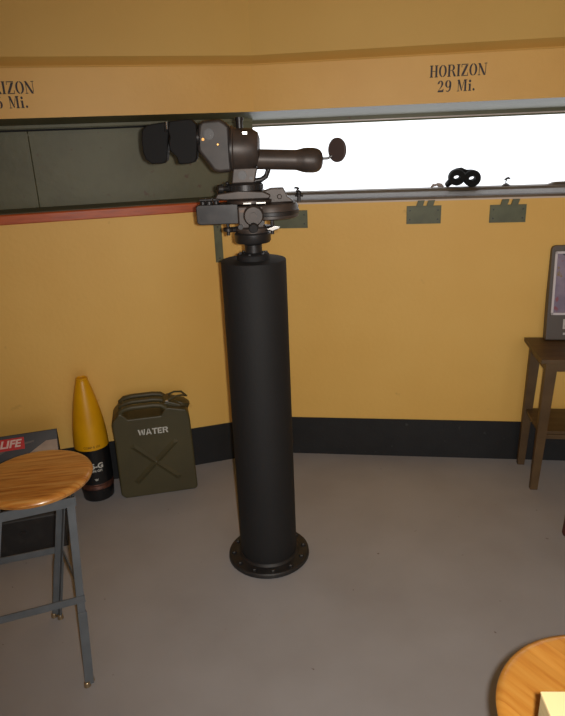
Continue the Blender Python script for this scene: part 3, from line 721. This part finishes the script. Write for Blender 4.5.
du = thing('display_unit', 'grey-brown upright display unit with white-edged faded purple picture on the small table', 'display unit', (1.232, 2.760, TZ + .0062), AR)
du.rotation_euler = (R(-6), 0, AR)
DW, DH, DT = .36, .435, .05
pts = [(0, 0), (DW, 0), (DW, DH - .02)] + arc(DW - .02, DH - .02, .02, .02, 0, 90, 6) + arc(.02, DH - .02, .02, .02, 90, 180, 6)
bm = NB(); prism(bm, pts, 0, DT); obj('housing', bm, M['unit'], du, bev=.004, seg=3)
x0, x1, z0, z1 = .014, DW - .014, .118, .408
bm = NB()
for a in ((x0, z0, x1, z0 + .010), (x0, z1 - .010, x1, z1), (x0, z0, x0 + .010, z1), (x1 - .010, z0, x1, z1)): box(bm, (a[0], -.006, a[1]), (a[2], 0.002, a[3]))
obj('bezel', bm, M['unit_white'], du, smooth=False)
bm = NB(); box(bm, (x0 + .009, -.002, z0 + .009), (x1 - .009, .001, z1 - .009)); pic = obj('picture', bm, M['picture'], du, smooth=False)
bm = NB(); prism(bm, arc(.12, z1 - .012, .075, .014, 180, 360, 12), -.0035, -.0015); obj('dark_shape', bm, M['poster'], pic, smooth=False)
bm = NB(); box(bm, (.072, -.002, .052), (.16, .001, .098)); lb = obj('label', bm, M['label'], du, smooth=False)
bm = NB()
for z in (.088, .078, .066, .060): box(bm, (.080, -.003, z), (.135, -.0015, z + .003))
obj('print', bm, M['grey_ink'], lb, smooth=False)
bm = NB(); box(bm, (.075, -.002, .024), (.15, .001, .034)); obj('label', bm, M['label'], du, smooth=False)

# ------------------------------------------------------------------ chair just outside the right edge (its foot shows)
ch = thing('wooden_chair', 'red-brown wooden chair at the right edge, only the tip of one leg showing', 'chair', (1.146, 2.185, 0), R(-8))
def rleg(x, y, xt, yt, h, name='leg'):
    bm = NB(); tube(bm, [(x, y, 0), (x + (xt - x) * .03, y, .012), (x + (xt - x) * .5, (y + yt) / 2, h / 2), (xt, yt, h)], [.010, .016, .020, .019], 14); obj(name, bm, M['red_chair'], ch)
rleg(0, 0, .03, -.02, .43); rleg(.42, 0, .40, -.02, .43); rleg(0, -.42, .03, -.40, .43); rleg(.42, -.42, .40, -.40, .43)
bm = NB(); box(bm, (.005, -.425, .43), (.43, .005, .455)); obj('seat', bm, M['red_chair'], ch, bev=.008)
for y in (-.02, -.40):
    bm = NB(); tube(bm, [(.40, y, .45), (.43, y, .65), (.46, y, .88)], .015, 12); obj('back_post', bm, M['red_chair'], ch)
for z, x in ((.62, .425), (.74, .442), (.85, .455)):
    bm = NB(); box(bm, (x - .007, -.40, z - .025), (x + .007, -.02, z + .025)); obj('back_rail', bm, M['red_chair'], ch, bev=.003)
for a, b in (((.015, -.01, .2), (.015, -.41, .2)), ((.41, -.01, .2), (.41, -.41, .2)), ((.015, -.21, .2), (.41, -.21, .2))):
    bm = NB(); tube(bm, [a, b], .009, 8); obj('stretcher', bm, M['red_chair'], ch)

# ------------------------------------------------------------------ light
w = bpy.data.worlds.new('overcast_sky'); bpy.context.scene.world = w; w.use_nodes = True
bg = w.node_tree.nodes['Background']; bg.inputs[0].default_value = (.93, .96, 1, 1); bg.inputs[1].default_value = .68
fl = bpy.data.lights.new('camera_flash', 'SPOT'); fl.energy = 38; fl.spot_size = R(118); fl.spot_blend = 1.0; fl.shadow_soft_size = .012; fl.color = (1, .95, .88)
fo = bpy.data.objects.new('camera_flash', fl); C.objects.link(fo); fo.location = EYE + CX * .036 + CY * .008
fo.rotation_euler = (FW + CX * .20 + CY * .0).to_track_quat('-Z', 'Y').to_euler()
# daylight portals on the slit and the added doorway help the sampler find the sky
def portal(name, loc, rot, sx, sy):
    l = bpy.data.lights.new(name, 'AREA'); l.shape = 'RECTANGLE'; l.size = sx; l.size_y = sy; l.cycles.is_portal = True
    o = bpy.data.objects.new(name, l); C.objects.link(o); o.location = loc; o.rotation_euler = rot
portal('added_door_portal', (1.2, YB - .26, 1.1), (R(90), 0, R(0)), 2.2, 2.2)
pw = wallpt(AR, LR / 2 - .25, TH + .005, (1.336 + 1.66) / 2)
portal('slit_portal', pw, (R(-90), 0, AR), LR - .5, .34)

# ------------------------------------------------------------------ camera and view
cd = bpy.data.cameras.new('camera'); cam = bpy.data.objects.new('camera', cd); C.objects.link(cam)
cd.sensor_fit = 'VERTICAL'; cd.sensor_height = 36; cd.sensor_width = 36 * 565 / 716; cd.lens = FPX / 716 * 36; cd.clip_start = .02
m3 = Matrix((CX, CY, -FW)).transposed()
cam.matrix_world = Matrix.Translation(EYE) @ m3.to_4x4()
S = bpy.context.scene; S.camera = cam
S.view_settings.view_transform = 'Standard'; S.view_settings.look = 'None'
S.view_settings.exposure = 1.5; S.view_settings.gamma = 1; S.view_settings.use_curve_mapping = False
